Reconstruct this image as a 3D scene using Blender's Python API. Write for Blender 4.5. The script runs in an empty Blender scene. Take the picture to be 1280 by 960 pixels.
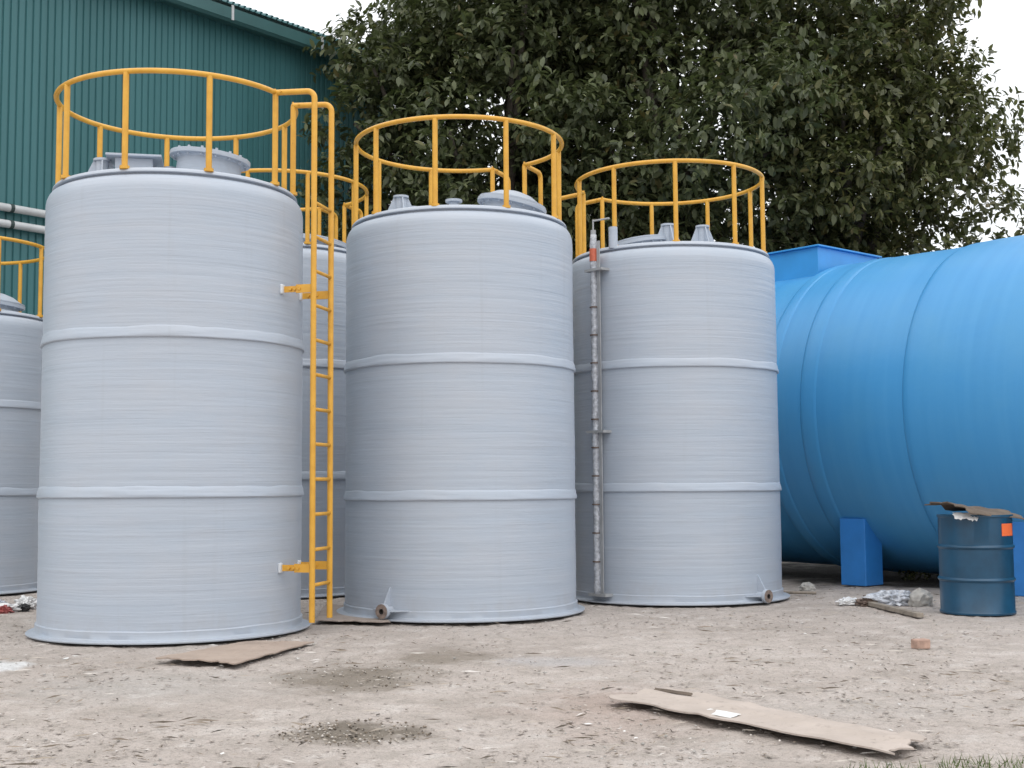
import bpy, bmesh, math, random
import numpy as np
from mathutils import Vector, Matrix, noise
random.seed(7); RNG = np.random.default_rng(11)
R_ = math.radians
scene = bpy.context.scene
COL = scene.collection

# ------------------------------------------------------------------ camera
cd = bpy.data.cameras.new("camera"); cam = bpy.data.objects.new("camera", cd); COL.objects.link(cam)
cd.sensor_width = 36; cd.lens = 45.0; cd.clip_start = 0.1; cd.clip_end = 2000
cam.matrix_world = (Matrix.Translation((0, 0, 1.3)) @ Matrix.Rotation(R_(90 + 4.49), 4, 'X')
                    @ Matrix.Rotation(R_(-0.406), 4, 'Z'))
scene.camera = cam
# ------------------------------------------------------------------ sky, sun, exposure
SUN_EL, SUN_AZ = R_(58), R_(168)          # azimuth clockwise from +Y (view direction): behind the camera, a little right
w = bpy.data.worlds.new("World"); scene.world = w; w.use_nodes = True
nt = w.node_tree; nt.nodes.clear()
out = nt.nodes.new('ShaderNodeOutputWorld'); bg = nt.nodes.new('ShaderNodeBackground')
sky = nt.nodes.new('ShaderNodeTexSky'); sky.sky_type = 'NISHITA'; sky.sun_disc = False
sky.sun_elevation = SUN_EL; sky.sun_rotation = SUN_AZ; sky.dust_density = 3.0
tc = nt.nodes.new('ShaderNodeTexCoord'); sp = nt.nodes.new('ShaderNodeSeparateXYZ')
cr = nt.nodes.new('ShaderNodeValToRGB')   # overcast cloud layer: brighter overhead than at the horizon
cr.color_ramp.elements[0].position = 0.0; cr.color_ramp.elements[0].color = (0.60, 0.62, 0.64, 1)
cr.color_ramp.elements[1].position = 0.9; cr.color_ramp.elements[1].color = (1, 1, 1, 1)
vm = nt.nodes.new('ShaderNodeVectorMath'); vm.operation = 'SCALE'; vm.inputs['Scale'].default_value = 17.5
mx = nt.nodes.new('ShaderNodeMix'); mx.data_type = 'RGBA'; mx.inputs['Factor'].default_value = 0.86
L = nt.links.new
L(tc.outputs['Generated'], sp.inputs[0]); L(sp.outputs['Z'], cr.inputs['Fac']); L(cr.outputs['Color'], vm.inputs[0])
L(sky.outputs['Color'], mx.inputs[6]); L(vm.outputs[0], mx.inputs[7]); L(mx.outputs[2], bg.inputs['Color'])
bg.inputs['Strength'].default_value = 0.1; L(bg.outputs[0], out.inputs['Surface'])
sd = bpy.data.lights.new("sun", 'SUN'); sd.energy = 0.5; sd.angle = R_(60); sd.color = (1.0, 0.96, 0.91)
so = bpy.data.objects.new("sun", sd); COL.objects.link(so); so.location = (10, -20, 40)
sdir = Vector((math.sin(SUN_AZ) * math.cos(SUN_EL), math.cos(SUN_AZ) * math.cos(SUN_EL), math.sin(SUN_EL)))
so.rotation_euler = (-sdir).to_track_quat('-Z', 'Y').to_euler()
scene.view_settings.view_transform = 'Standard'; scene.view_settings.look = 'None'
scene.view_settings.exposure = 0.2; scene.view_settings.gamma = 1.0
scene.render.engine = 'CYCLES'
scene.cycles.max_bounces = 8

# ------------------------------------------------------------------ helpers
def tag(o, label=None, cat=None, group=None, kind=None):
    if label: o['label'] = label
    if cat: o['category'] = cat
    if group: o['group'] = group
    if kind: o['kind'] = kind
    return o
def empty(name, loc=(0, 0, 0), rz=0.0):
    o = bpy.data.objects.new(name, None); COL.objects.link(o); o.location = loc; o.rotation_euler = (0, 0, rz)
    o.empty_display_size = 0.2
    return o
def link(name, me, mat, parent=None, smooth=False):
    o = bpy.data.objects.new(name, me); COL.objects.link(o)
    if mat is not None: me.materials.append(mat)
    if parent is not None: o.parent = parent
    if smooth: me.polygons.foreach_set('use_smooth', [True] * len(me.polygons))
    return o
class MB:
    """collects shapes into one mesh"""
    def __init__(s): s.v = []; s.f = []
    def add(s, vs, fs):
        b = len(s.v); s.v += [tuple(x) for x in vs]; s.f += [tuple(i + b for i in f) for f in fs]; return s
    def box(s, c, size, rot=None):
        h = Vector(size) / 2; m = rot or Matrix.Identity(3); c = Vector(c)
        vs = [c + m @ Vector((sx * h.x, sy * h.y, sz * h.z)) for sx in (-1, 1) for sy in (-1, 1) for sz in (-1, 1)]
        return s.add(vs, [(0, 1, 3, 2), (4, 6, 7, 5), (0, 4, 5, 1), (2, 3, 7, 6), (0, 2, 6, 4), (1, 5, 7, 3)])
    def tube(s, pts, r, n=10, closed=False, cap=True):
        pts = [Vector(p) for p in pts]; N = len(pts); rs = r if isinstance(r, (list, tuple)) else [r] * N
        rings = []; prev = None
        for i, p in enumerate(pts):
            a = pts[(i - 1) % N] if (closed or i > 0) else p; b = pts[(i + 1) % N] if (closed or i < N - 1) else p
            t = (b - a).normalized()
            if prev is None:
                u = t.orthogonal().normalized() if abs(t.z) > .99 else t.cross(Vector((0, 0, 1))).normalized()
            else:
                u = (prev - t * prev.dot(t)).normalized()
            prev = u; q = t.cross(u)
            rings.append([p + (u * math.cos(2 * math.pi * k / n) + q * math.sin(2 * math.pi * k / n)) * rs[i] for k in range(n)])
        vs = [x for g in rings for x in g]; fs = []
        for i in range(N if closed else N - 1):
            j = (i + 1) % N
            for k in range(n):
                k2 = (k + 1) % n; fs.append((i * n + k, i * n + k2, j * n + k2, j * n + k))
        if cap and not closed:
            fs.append(tuple(range(n - 1, -1, -1))); fs.append(tuple((N - 1) * n + k for k in range(n)))
        return s.add(vs, fs)
    def lathe(s, prof, n=96, wob=None, mat=None):
        """revolve (r, z) about Z; wob(angle, z) -> (dr, dz)"""
        vs = []
        for (r, z) in prof:
            for k in range(n):
                a = 2 * math.pi * k / n; dr, dz = wob(a, z) if wob else (0, 0)
                rr = max(r + dr, 0) if r > 1e-6 else 0
                p = Vector((rr * math.cos(a), rr * math.sin(a), z + dz)); vs.append(mat @ p if mat else p)
        fs = []
        for i in range(len(prof) - 1):
            for k in range(n):
                k2 = (k + 1) % n; fs.append((i * n + k, i * n + k2, (i + 1) * n + k2, (i + 1) * n + k))
        return s.add(vs, fs)
    def prism(s, poly, d):
        """poly: 3D outline; d: extrusion vector"""
        n = len(poly); d = Vector(d); vs = [Vector(p) for p in poly] + [Vector(p) + d for p in poly]
        return s.add(vs, [tuple(range(n - 1, -1, -1)), tuple(range(n, 2 * n))] + [(i, (i + 1) % n, n + (i + 1) % n, n + i) for i in range(n)])
    def mesh(s, name):
        me = bpy.data.meshes.new(name); me.from_pydata(s.v, [], s.f); me.validate()
        bm = bmesh.new(); bm.from_mesh(me); bmesh.ops.remove_doubles(bm, verts=bm.verts, dist=1e-5)
        bmesh.ops.recalc_face_normals(bm, faces=bm.faces); bm.to_mesh(me); bm.free(); return me
    def build(s, name, mat, parent=None, smooth=False, auto=None, bevel=0.0):
        me = s.mesh(name)
        o = link(name, me, mat, parent, smooth or auto is not None)
        if auto is not None: me.set_sharp_from_angle(angle=R_(auto))
        if bevel:
            m = o.modifiers.new('bevel', 'BEVEL'); m.width = bevel; m.segments = 2; m.limit_method = 'ANGLE'
        return o

# ------------------------------------------------------------------ materials
def new_mat(name):
    m = bpy.data.materials.new(name); m.use_nodes = True; t = m.node_tree
    return m, t, t.nodes['Principled BSDF']
def nd(t, typ, **kw):
    n = t.nodes.new(typ)
    for k, v in kw.items():
        if hasattr(n, k): setattr(n, k, v)
        else: n.inputs[k].default_value = v
    return n
def ramp(t, src, stops):
    r = t.nodes.new('ShaderNodeValToRGB'); e = r.color_ramp.elements
    while len(e) < len(stops): e.new(0.5)
    for q, (p, c) in zip(e, stops):
        q.position = p; q.color = c if len(c) == 4 else (*c, 1)
    t.links.new(src, r.inputs['Fac']); return r.outputs['Color']
def mapping(t, scale, coord='Object', loc=(0, 0, 0)):
    c = t.nodes.new('ShaderNodeTexCoord'); m = t.nodes.new('ShaderNodeMapping')
    m.inputs['Scale'].default_value = scale; m.inputs['Location'].default_value = loc
    t.links.new(c.outputs[coord], m.inputs['Vector']); return m.outputs['Vector']
def noise_tex(t, vec, scale, detail=4, rough=.55):
    n = nd(t, 'ShaderNodeTexNoise'); n.inputs['Scale'].default_value = scale
    n.inputs['Detail'].default_value = detail; n.inputs['Roughness'].default_value = rough
    t.links.new(vec, n.inputs['Vector']); return n.outputs['Fac']
def mixc(t, fac, a, b, blend='MIX'):
    m = t.nodes.new('ShaderNodeMix'); m.data_type = 'RGBA'; m.blend_type = blend
    for inp, v in ((m.inputs['Factor'], fac), (m.inputs[6], a), (m.inputs[7], b)):
        if isinstance(v, (int, float)): inp.default_value = v
        elif isinstance(v, tuple): inp.default_value = v if len(v) == 4 else (*v, 1)
        else: t.links.new(v, inp)
    return m.outputs[2]
def math_(t, op, a, b=0.0, clamp=False):
    m = t.nodes.new('ShaderNodeMath'); m.operation = op; m.use_clamp = clamp
    for inp, v in ((m.inputs[0], a), (m.inputs[1], b)):
        if isinstance(v, (int, float)): inp.default_value = v
        else: t.links.new(v, inp)
    return m.outputs[0]
def bump(t, h, strength, dist, b, normal=None):
    n = t.nodes.new('ShaderNodeBump'); n.inputs['Strength'].default_value = strength; n.inputs['Distance'].default_value = dist
    t.links.new(h, n.inputs['Height'])
    if normal is not None: t.links.new(normal, n.inputs['Normal'])
    if b is not None: t.links.new(n.outputs['Normal'], b.inputs['Normal'])
    return n.outputs['Normal']
def plain(name, col, rough=.5, var=.18, scale=6.0, metal=0.0, spec=.5, bmp=0.0):
    m, t, b = new_mat(name); v = mapping(t, (1, 1, 1)); n = noise_tex(t, v, scale, 5)
    lo = tuple(c * (1 - var) for c in col); hi = tuple(min(1, c * (1 + var)) for c in col)
    t.links.new(ramp(t, n, [(.3, lo), (.7, hi)]), b.inputs['Base Color'])
    b.inputs['Roughness'].default_value = rough; b.inputs['Metallic'].default_value = metal
    b.inputs['Specular IOR Level'].default_value = spec
    if bmp: bump(t, noise_tex(t, v, scale * 6, 4), .4, bmp, b)
    return m

def tank_mat():
    m, t, b = new_mat('wound_grey_gelcoat')
    fine = noise_tex(t, mapping(t, (.75, .75, 27)), 1.0, 3, .55)        # filament winding: level lines
    mid = noise_tex(t, mapping(t, (.22, .22, 11), loc=(3, 1, 7)), 1.0, 3, .55)
    blot = noise_tex(t, mapping(t, (1, 1, 1.6), loc=(9, 4, 2)), 1.3, 5, .6)
    wavy = noise_tex(t, mapping(t, (1.6, 1.6, 5), loc=(1, 8, 3)), 1.0, 4, .6)
    grain = noise_tex(t, mapping(t, (1, 1, 1)), 150, 2, .5)
    c = ramp(t, mid, [(.28, (.392, .447, .522)), (.5, (.407, .459, .532)), (.75, (.424, .470, .538))])
    c = mixc(t, ramp(t, blot, [(.45, (0, 0, 0)), (.75, (.6, .6, .6))]), c, (.442, .468, .515))
    c = mixc(t, ramp(t, fine, [(.68, (0, 0, 0)), (.75, (.24, .24, .24))]), c, (.27, .285, .31))
    c = mixc(t, ramp(t, wavy, [(.70, (0, 0, 0)), (.80, (.3, .3, .3))]), c, (.46, .43, .42))
    run = noise_tex(t, mapping(t, (9, 9, .35), loc=(2, 6, 0)), 1.0, 4, .6)           # faint rain runs
    c = mixc(t, ramp(t, run, [(.60, (0, 0, 0)), (.78, (.22, .22, .22))]), c, (.33, .35, .38))
    sep = t.nodes.new('ShaderNodeSeparateXYZ'); t.links.new(mapping(t, (1, 1, 1)), sep.inputs[0])
    spl = noise_tex(t, mapping(t, (4, 4, 3), loc=(7, 7, 7)), 1.0, 5, .7)                # mud splashed up from the yard
    mud = math_(t, 'SUBTRACT', math_(t, 'MULTIPLY', spl, .95), math_(t, 'MULTIPLY', sep.outputs[2], .9))
    c = mixc(t, ramp(t, mud, [(.28, (0, 0, 0)), (.60, (.24, .24, .24))]), c, (.34, .31, .28))
    t.links.new(c, b.inputs['Base Color'])
    b.inputs['Roughness'].default_value = .42; b.inputs['Specular IOR Level'].default_value = .45
    n1 = bump(t, mid, .10, .030, None); n2 = bump(t, fine, .34, .014, None, n1); n3 = bump(t, wavy, .16, .035, None, n2); bump(t, grain, .12, .004, b, n3)
    return m
def blue_mat():
    m, t, b = new_mat('blue_gelcoat')
    st = noise_tex(t, mapping(t, (7, .35, .35)), 1.0, 4, .6)            # streaks run round the hoop
    bl = noise_tex(t, mapping(t, (1, 1, 1), loc=(4, 2, 1)), .9, 4, .6)
    c = ramp(t, st, [(.25, (.046, .262, .555)), (.5, (.054, .282, .580)), (.78, (.066, .302, .60))])
    c = mixc(t, ramp(t, bl, [(.45, (0, 0, 0)), (.8, (.5, .5, .5))]), c, (.085, .31, .53))
    t.links.new(c, b.inputs['Base Color']); b.inputs['Roughness'].default_value = .40
    n1 = bump(t, st, .10, .02, None); bump(t, noise_tex(t, mapping(t, (1, 1, 1)), 3, 4), .2, .02, b, n1)
    return m
def yellow_mat():
    m, t, b = new_mat('yellow_paint')
    n = noise_tex(t, mapping(t, (1, 1, 1)), 9, 5)
    c = ramp(t, n, [(.3, (.60, .305, .030)), (.65, (.70, .375, .045)), (.8, (.65, .34, .036))])
    ch = noise_tex(t, mapping(t, (1, 1, 1), loc=(3, 3, 3)), 26, 4, .7)
    c = mixc(t, ramp(t, ch, [(.67, (0, 0, 0)), (.72, (.7, .7, .7))]), c, (.30, .16, .06))
    t.links.new(c, b.inputs['Base Color']); b.inputs['Roughness'].default_value = .38
    return m
def leaf_mat(name, dark, mid, light, trans=.30):
    m, t, b = new_mat(name)
    g = t.nodes.new('ShaderNodeNewGeometry')
    c = ramp(t, g.outputs['Random Per Island'], [(0, dark), (.55, mid), (.95, light), (1.0, (.14, .11, .04))])
    t.links.new(c, b.inputs['Base Color']); b.inputs['Roughness'].default_value = .45
    b.inputs['Specular IOR Level'].default_value = .5
    tr = t.nodes.new('ShaderNodeBsdfTranslucent'); t.links.new(mixc(t, .5, c, (.10, .14, .03)), tr.inputs['Color'])
    ms = t.nodes.new('ShaderNodeMixShader'); ms.inputs[0].default_value = trans
    t.links.new(b.outputs[0], ms.inputs[1]); t.links.new(tr.outputs[0], ms.inputs[2])
    t.links.new(ms.outputs[0], t.nodes['Material Output'].inputs['Surface'])
    return m
def ground_mat():
    m, t, b = new_mat('packed_dirt'); P = mapping(t, (1, 1, 1))
    big = noise_tex(t, P, .55, 5, .6); med = noise_tex(t, P, 3.2, 6, .65); fin = noise_tex(t, P, 22, 6, .7); grit = noise_tex(t, P, 120, 3, .6)
    c = ramp(t, big, [(.3, (.44, .385, .348)), (.5, (.53, .468, .428)), (.72, (.61, .548, .508))])
    c = mixc(t, ramp(t, med, [(.32, (.5, .5, .5)), (.5, (0, 0, 0))]), c, (.33, .300, .262))
    c = mixc(t, ramp(t, med, [(.54, (0, 0, 0)), (.68, (.75, .75, .75))]), c, (.66, .612, .575))
    c = mixc(t, ramp(t, fin, [(.31, (.8, .8, .8)), (.41, (0, 0, 0))]), c, (.22, .195, .165))
    c = mixc(t, ramp(t, grit, [(.32, (.5, .5, .5)), (.5, (0, 0, 0))]), c, (.28, .25, .22))
    pos = t.nodes.new('ShaderNodeSeparateXYZ'); t.links.new(P, pos.inputs[0])
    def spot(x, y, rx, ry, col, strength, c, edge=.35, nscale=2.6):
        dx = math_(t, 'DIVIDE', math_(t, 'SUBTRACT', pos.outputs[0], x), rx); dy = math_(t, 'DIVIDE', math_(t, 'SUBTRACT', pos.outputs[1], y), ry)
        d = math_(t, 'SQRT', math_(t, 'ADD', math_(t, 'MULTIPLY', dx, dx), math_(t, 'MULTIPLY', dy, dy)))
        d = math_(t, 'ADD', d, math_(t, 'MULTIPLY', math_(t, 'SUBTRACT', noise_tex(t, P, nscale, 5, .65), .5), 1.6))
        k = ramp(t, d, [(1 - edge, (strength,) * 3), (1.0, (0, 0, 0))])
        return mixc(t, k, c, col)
    c = spot(-.84, 6.93, .44, .42, (.165, .140, .108), .85, c, .5, 3.4)           # damp gravelly patches
    c = spot(-1.10, 8.95, .66, .90, (.205, .175, .138), .80, c, .6, 2.4)
    c = spot(-.55, 9.95, .55, .55, (.24, .205, .165), .7, c, .6, 2.4)
    c = spot(-3.95, 9.55, .42, .40, (.74, .74, .74), .95, c)           # spilt white powder
    c = spot(-2.45, 8.6, 1.1, .9, (.50, .48, .46), .45, c, .8)
    c = spot(.25, 9.6, .55, .35, (.50, .50, .52), .45, c, .6)
    c = spot(.55, 7.6, .7, 1.2, (.42, .30, .25), .42, c, .8)           # reddish dust
    c = spot(6.0, 18.6, 4.6, 3.3, (.050, .044, .038), .95, c, .4, 1.0)    # shade beneath and behind the blue tank, painted into the soil colour
    c = spot(2.2, 7.6, 1.0, .55, (.50, .46, .43), .45, c, .7)
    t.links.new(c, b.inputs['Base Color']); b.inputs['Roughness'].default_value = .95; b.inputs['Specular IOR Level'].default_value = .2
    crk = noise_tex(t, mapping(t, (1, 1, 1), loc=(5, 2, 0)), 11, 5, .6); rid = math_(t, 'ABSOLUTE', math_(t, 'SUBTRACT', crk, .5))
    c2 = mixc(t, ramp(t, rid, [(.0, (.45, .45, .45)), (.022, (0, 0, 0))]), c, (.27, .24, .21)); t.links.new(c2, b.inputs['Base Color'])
    n1 = bump(t, med, .6, .06, None); n2 = bump(t, fin, .9, .03, None, n1); n3 = bump(t, rid, .5, .05, None, n2); bump(t, grit, .6, .008, b, n3)
    return m
def card_mat(name, a, bcol):
    m, t, b = new_mat(name); P = mapping(t, (1, 1, 1))
    c = ramp(t, noise_tex(t, P, 3, 5, .6), [(.3, a), (.7, bcol)])
    c = mixc(t, ramp(t, noise_tex(t, P, 17, 5, .7), [(.27, (.7, .7, .7)), (.42, (0, 0, 0))]), c, tuple(x * .6 for x in a))
    t.links.new(c, b.inputs['Base Color']); b.inputs['Roughness'].default_value = .9; b.inputs['Specular IOR Level'].default_value = .2
    stn = noise_tex(t, mapping(t, (1, 1, 1), loc=(6, 1, 2)), 1.9, 6, .65)
    c = mixc(t, ramp(t, stn, [(.56, (0, 0, 0)), (.62, (.35, .35, .35))]), c, tuple(x * .62 for x in a)); t.links.new(c, b.inputs['Base Color'])
    cr_ = noise_tex(t, mapping(t, (1, 1, 1), loc=(2, 2, 9)), 4.2, 3, .5); rd_ = ramp(t, math_(t, 'ABSOLUTE', math_(t, 'SUBTRACT', cr_, .5)), [(0, (0, 0, 0)), (.03, (1, 1, 1))])
    n1 = bump(t, noise_tex(t, P, 9, 4), .3, .02, None); bump(t, rd_, .35, .006, b, n1)
    return m
def wall_mat():
    m, t, b = new_mat('green_sheet_metal')
    n = noise_tex(t, mapping(t, (1.4, 1.4, .12)), 1.0, 5, .6)
    c = ramp(t, n, [(.3, (.034, .130, .140)), (.7, (.054, .172, .186))])
    sp_ = noise_tex(t, mapping(t, (1, 1, 1)), 5, 6, .7)
    c = mixc(t, ramp(t, sp_, [(.72, (0, 0, 0)), (.78, (.4, .4, .4))]), c, (.14, .20, .19))
    t.links.new(c, b.inputs['Base Color']); b.inputs['Roughness'].default_value = .5
    return m
def litter_mat():
    m, t, b = new_mat('dry_litter')
    g = t.nodes.new('ShaderNodeNewGeometry')
    t.links.new(ramp(t, g.outputs['Random Per Island'], [(0, (.06, .050, .04)), (.3, (.14, .11, .08)), (.6, (.30, .25, .20)), (.85, (.48, .43, .38)), (1, (.68, .65, .62))]), b.inputs['Base Color'])
    b.inputs['Roughness'].default_value = .9; return m

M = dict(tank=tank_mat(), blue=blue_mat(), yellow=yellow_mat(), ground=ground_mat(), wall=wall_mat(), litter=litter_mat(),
    leafa=leaf_mat('leaf_dark', (.044, .058, .026), (.094, .114, .052), (.165, .185, .090)),
    leafb=leaf_mat('leaf_olive', (.046, .056, .022), (.098, .110, .044), (.170, .172, .072)),
    bark=plain('bark', (.085, .072, .058), .9, .35, 9, bmp=.02),
    steel=plain('grey_steel', (.34, .35, .36), .45, .15, 8), galv=plain('pipe_grey', (.50, .52, .53), .4, .12, 3),
    dark=plain('dark_strap', (.03, .05, .05), .6), flange=plain('raw_flange', (.22, .17, .145), .75, .35, 30),
    hole=plain('dark_bore', (.02, .017, .015), .9), pad=plain('pale_laminate', (.62, .65, .68), .5, .1, 30),
    bluebox=plain('blue_box_paint', (.040, .30, .68), .42, .07, 3), bluefoot=plain('blue_foot_paint', (.03, .20, .56), .42, .1, 4),
    drum=plain('drum_paint', (.010, .062, .122), .33, .2, 5), orange=plain('orange_sticker', (.85, .16, .04), .6, .08),
    card=card_mat('cardboard', (.34, .27, .225), (.42, .34, .285)), cardpale=card_mat('pale_cardboard', (.40, .345, .305), (.49, .425, .38)),
    carddark=card_mat('weathered_cardboard', (.10, .080, .065), (.19, .15, .118)), cardgrey=card_mat('dusty_cardboard', (.30, .25, .22), (.40, .34, .30)),
    tape=plain('white_tape', (.78, .78, .76), .4, .06), film=plain('plastic_film', (.44, .46, .50), .25, .42, 26),
    filmwhite=plain('white_plastic', (.72, .72, .72), .35, .12, 12), red=plain('red_plastic', (.34, .09, .085), .4, .3, 12),
    black=plain('black_plastic', (.03, .03, .032), .35), rust=plain('rusty_band', (.14, .10, .08), .8),
    plank=plain('old_timber', (.26, .225, .185), .85, .3, 14), brick=plain('brick_clay', (.42, .28, .22), .9, .3, 14, bmp=.01),
    stone=plain('stone', (.40, .385, .36), .9, .25, 14, bmp=.01), redfloat=plain('red_orange_tube', (.55, .13, .07), .4, .15, 20),
    grass=leaf_mat('grass_blade', (.06, .10, .025), (.10, .15, .04), (.16, .20, .07)), gravelm=plain('gravel', (.16, .14, .12), .8, .5, 30))

# ------------------------------------------------------------------ ground: one sheet to the horizon, fine near the camera
def axis_coords(lo, hi, step, far):
    a = list(np.arange(lo, hi + 1e-6, step)); s = step; x = a[-1]
    while x < far: s *= 1.35; x += s; a.append(x)
    s = step; x = a[0]
    while x > -far: s *= 1.35; x -= s; a.insert(0, x)
    return np.array(a)
gx = axis_coords(-6.0, 6.0, .032, 900); gy = axis_coords(5.2, 15.5, .032, 900)
XX, YY = np.meshgrid(gx, gy)
vs = np.stack([XX, YY, np.zeros_like(XX)], -1).reshape(-1, 3)
for i, (x, y, _) in enumerate(vs):
    if -7 < x < 7 and 4.5 < y < 18:
        q = noise.noise((x * 1.1, y * 1.1, 3)) * .010 + noise.noise((x * 4, y * 4, 1)) * .010 + noise.noise((x * 11, y * 11, 9)) * .009 + noise.noise((x * 23, y * 23, 5)) * .005
        vs[i, 2] = min(q, .010) - .012
    else: vs[i, 2] = -.015
nx, ny = len(gx), len(gy)
idx = np.arange(nx * ny).reshape(ny, nx)
fq = np.stack([idx[:-1, :-1], idx[:-1, 1:], idx[1:, 1:], idx[1:, :-1]], -1).reshape(-1, 4)
def np_mesh(name, verts, faces):
    me = bpy.data.meshes.new(name); n = faces.shape[1]
    me.vertices.add(len(verts)); me.vertices.foreach_set('co', np.asarray(verts, np.float32).ravel())
    me.loops.add(faces.size); me.loops.foreach_set('vertex_index', faces.ravel().astype(np.int32))
    me.polygons.add(len(faces)); me.polygons.foreach_set('loop_start', (np.arange(len(faces)) * n).astype(np.int32))
    me.update(calc_edges=True); me.validate(); return me
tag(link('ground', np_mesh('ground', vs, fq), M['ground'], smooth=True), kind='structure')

# ------------------------------------------------------------------ warehouse
TH = R_(39.5); WD = Vector((math.sin(TH), math.cos(TH), 0)); WN = Vector((math.cos(TH), -math.sin(TH), 0)); WP = Vector((-8.1, 20.0, 0))
def wpt(a, n, z): return WP + WD * a + WN * n + Vector((0, 0, z))
wh = empty('warehouse', wpt(0, 0, 0))
tag(wh, 'tall dark green corrugated metal warehouse with a gutter under its eave, behind the tanks', 'warehouse')
def child_mb(mb):                                        # world coordinates -> warehouse-local
    mb.v = [tuple(Vector(v) - wh.location) for v in mb.v]; return mb
A0, A1, EZ = -9.0, 8.6, 10.0
mb = MB(); prof = []; a = A0; pitch = .13
while a < A1:
    prof += [(a, 0), (a + .012, .028), (a + .098, .028), (a + .110, 0)]; a += pitch
prof.append((A1, 0))
top = [wpt(x, y, EZ + .05) for x, y in prof]; bot = [wpt(x, y, -.03) for x, y in prof]; n = len(prof)
mb.add(bot + top, [(i, i + 1, n + i + 1, n + i) for i in range(n - 1)])
mb.prism([wpt(A0, -.02, -.03), wpt(A0, -.02, EZ), wpt(A0, -7, EZ + 1.9), wpt(A0, -14, EZ), wpt(A0, -14, -.03)], WD * .02)
mb.prism([wpt(A1, -.02, -.03), wpt(A1, -.02, EZ), wpt(A1, -7, EZ + 1.9), wpt(A1, -14, EZ), wpt(A1, -14, -.03)], WD * -.02)
child_mb(mb).build('wall', M['wall'], wh)
mb = MB(); prof = []; a = A0 - .3                         # roof sheets: their ribs show as teeth along the eave
while a < A1 + .3:
    prof += [(a, 0), (a + .10, 0), (a + .125, .05), (a + .175, .05)]; a += pitch
e = [wpt(x, .42, EZ + .17 + h) for x, h in prof]; r = [wpt(x, -7, EZ + 2.12 + h) for x, h in prof]; r2 = [wpt(x, -14.4, EZ + .2 + h) for x, h in prof]
e2 = [Vector(p) - Vector((0, 0, .012)) for p in e]; n = len(prof)
mb.add(e + r + r2 + e2, [(i, i + 1, n + i + 1, n + i) for i in range(n - 1)] + [(n + i, n + i + 1, 2 * n + i + 1, 2 * n + i) for i in range(n - 1)]
       + [(3 * n + i, 3 * n + i + 1, i + 1, i) for i in range(n - 1)])
child_mb(mb).build('roof', M['wall'], wh)
mb = MB(); sec = [(.06, -.07), (.06, -.10), (.38, -.17), (.43, -.12), (.43, .09), (.41, .09), (.41, -.10), (.37, -.14)]
L0 = [wpt(A0 - .3, x, EZ + z) for x, z in sec]
mb.prism(L0, WD * (A1 - A0 + .6))
g = child_mb(mb).build('gutter', plain('gutter_green', (.040, .115, .118), .45, .1, 2), wh)
for k in np.arange(A0, A1, 2.2): child_mb(MB().box(wpt(k, .433, EZ + .0), (.05, .02, .28), Matrix.Rotation(math.pi / 2 - TH, 3, 'Z'))).build('gutter_joint', M['galv'], g)
for k, (z, lab) in enumerate(((5.72, 'upper of the two grey pipes running along the green warehouse wall'), (5.46, 'lower of the two grey pipes running along the green warehouse wall'))):
    mb = MB().tube([wpt(x, .14, z) for x in np.linspace(-7, 6, 27)], .063, 14)
    o = mb.build('wall_pipe', M['galv'], smooth=True)
    tag(o, lab, 'pipe', 'grey pipes on the warehouse wall')
    for k2 in (-4.2, -2.0, .12, 2.3, 4.4):
        s = MB(); s.tube([wpt(k2, .14, z) + WD * .03 * d for d in (-1, 1)], .07, 14); s.box(wpt(k2, .06, z), (.05, .14, .05), Matrix.Rotation(-TH, 3, 'Z'))
        s.build('pipe_strap', M['dark'], o)

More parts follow.
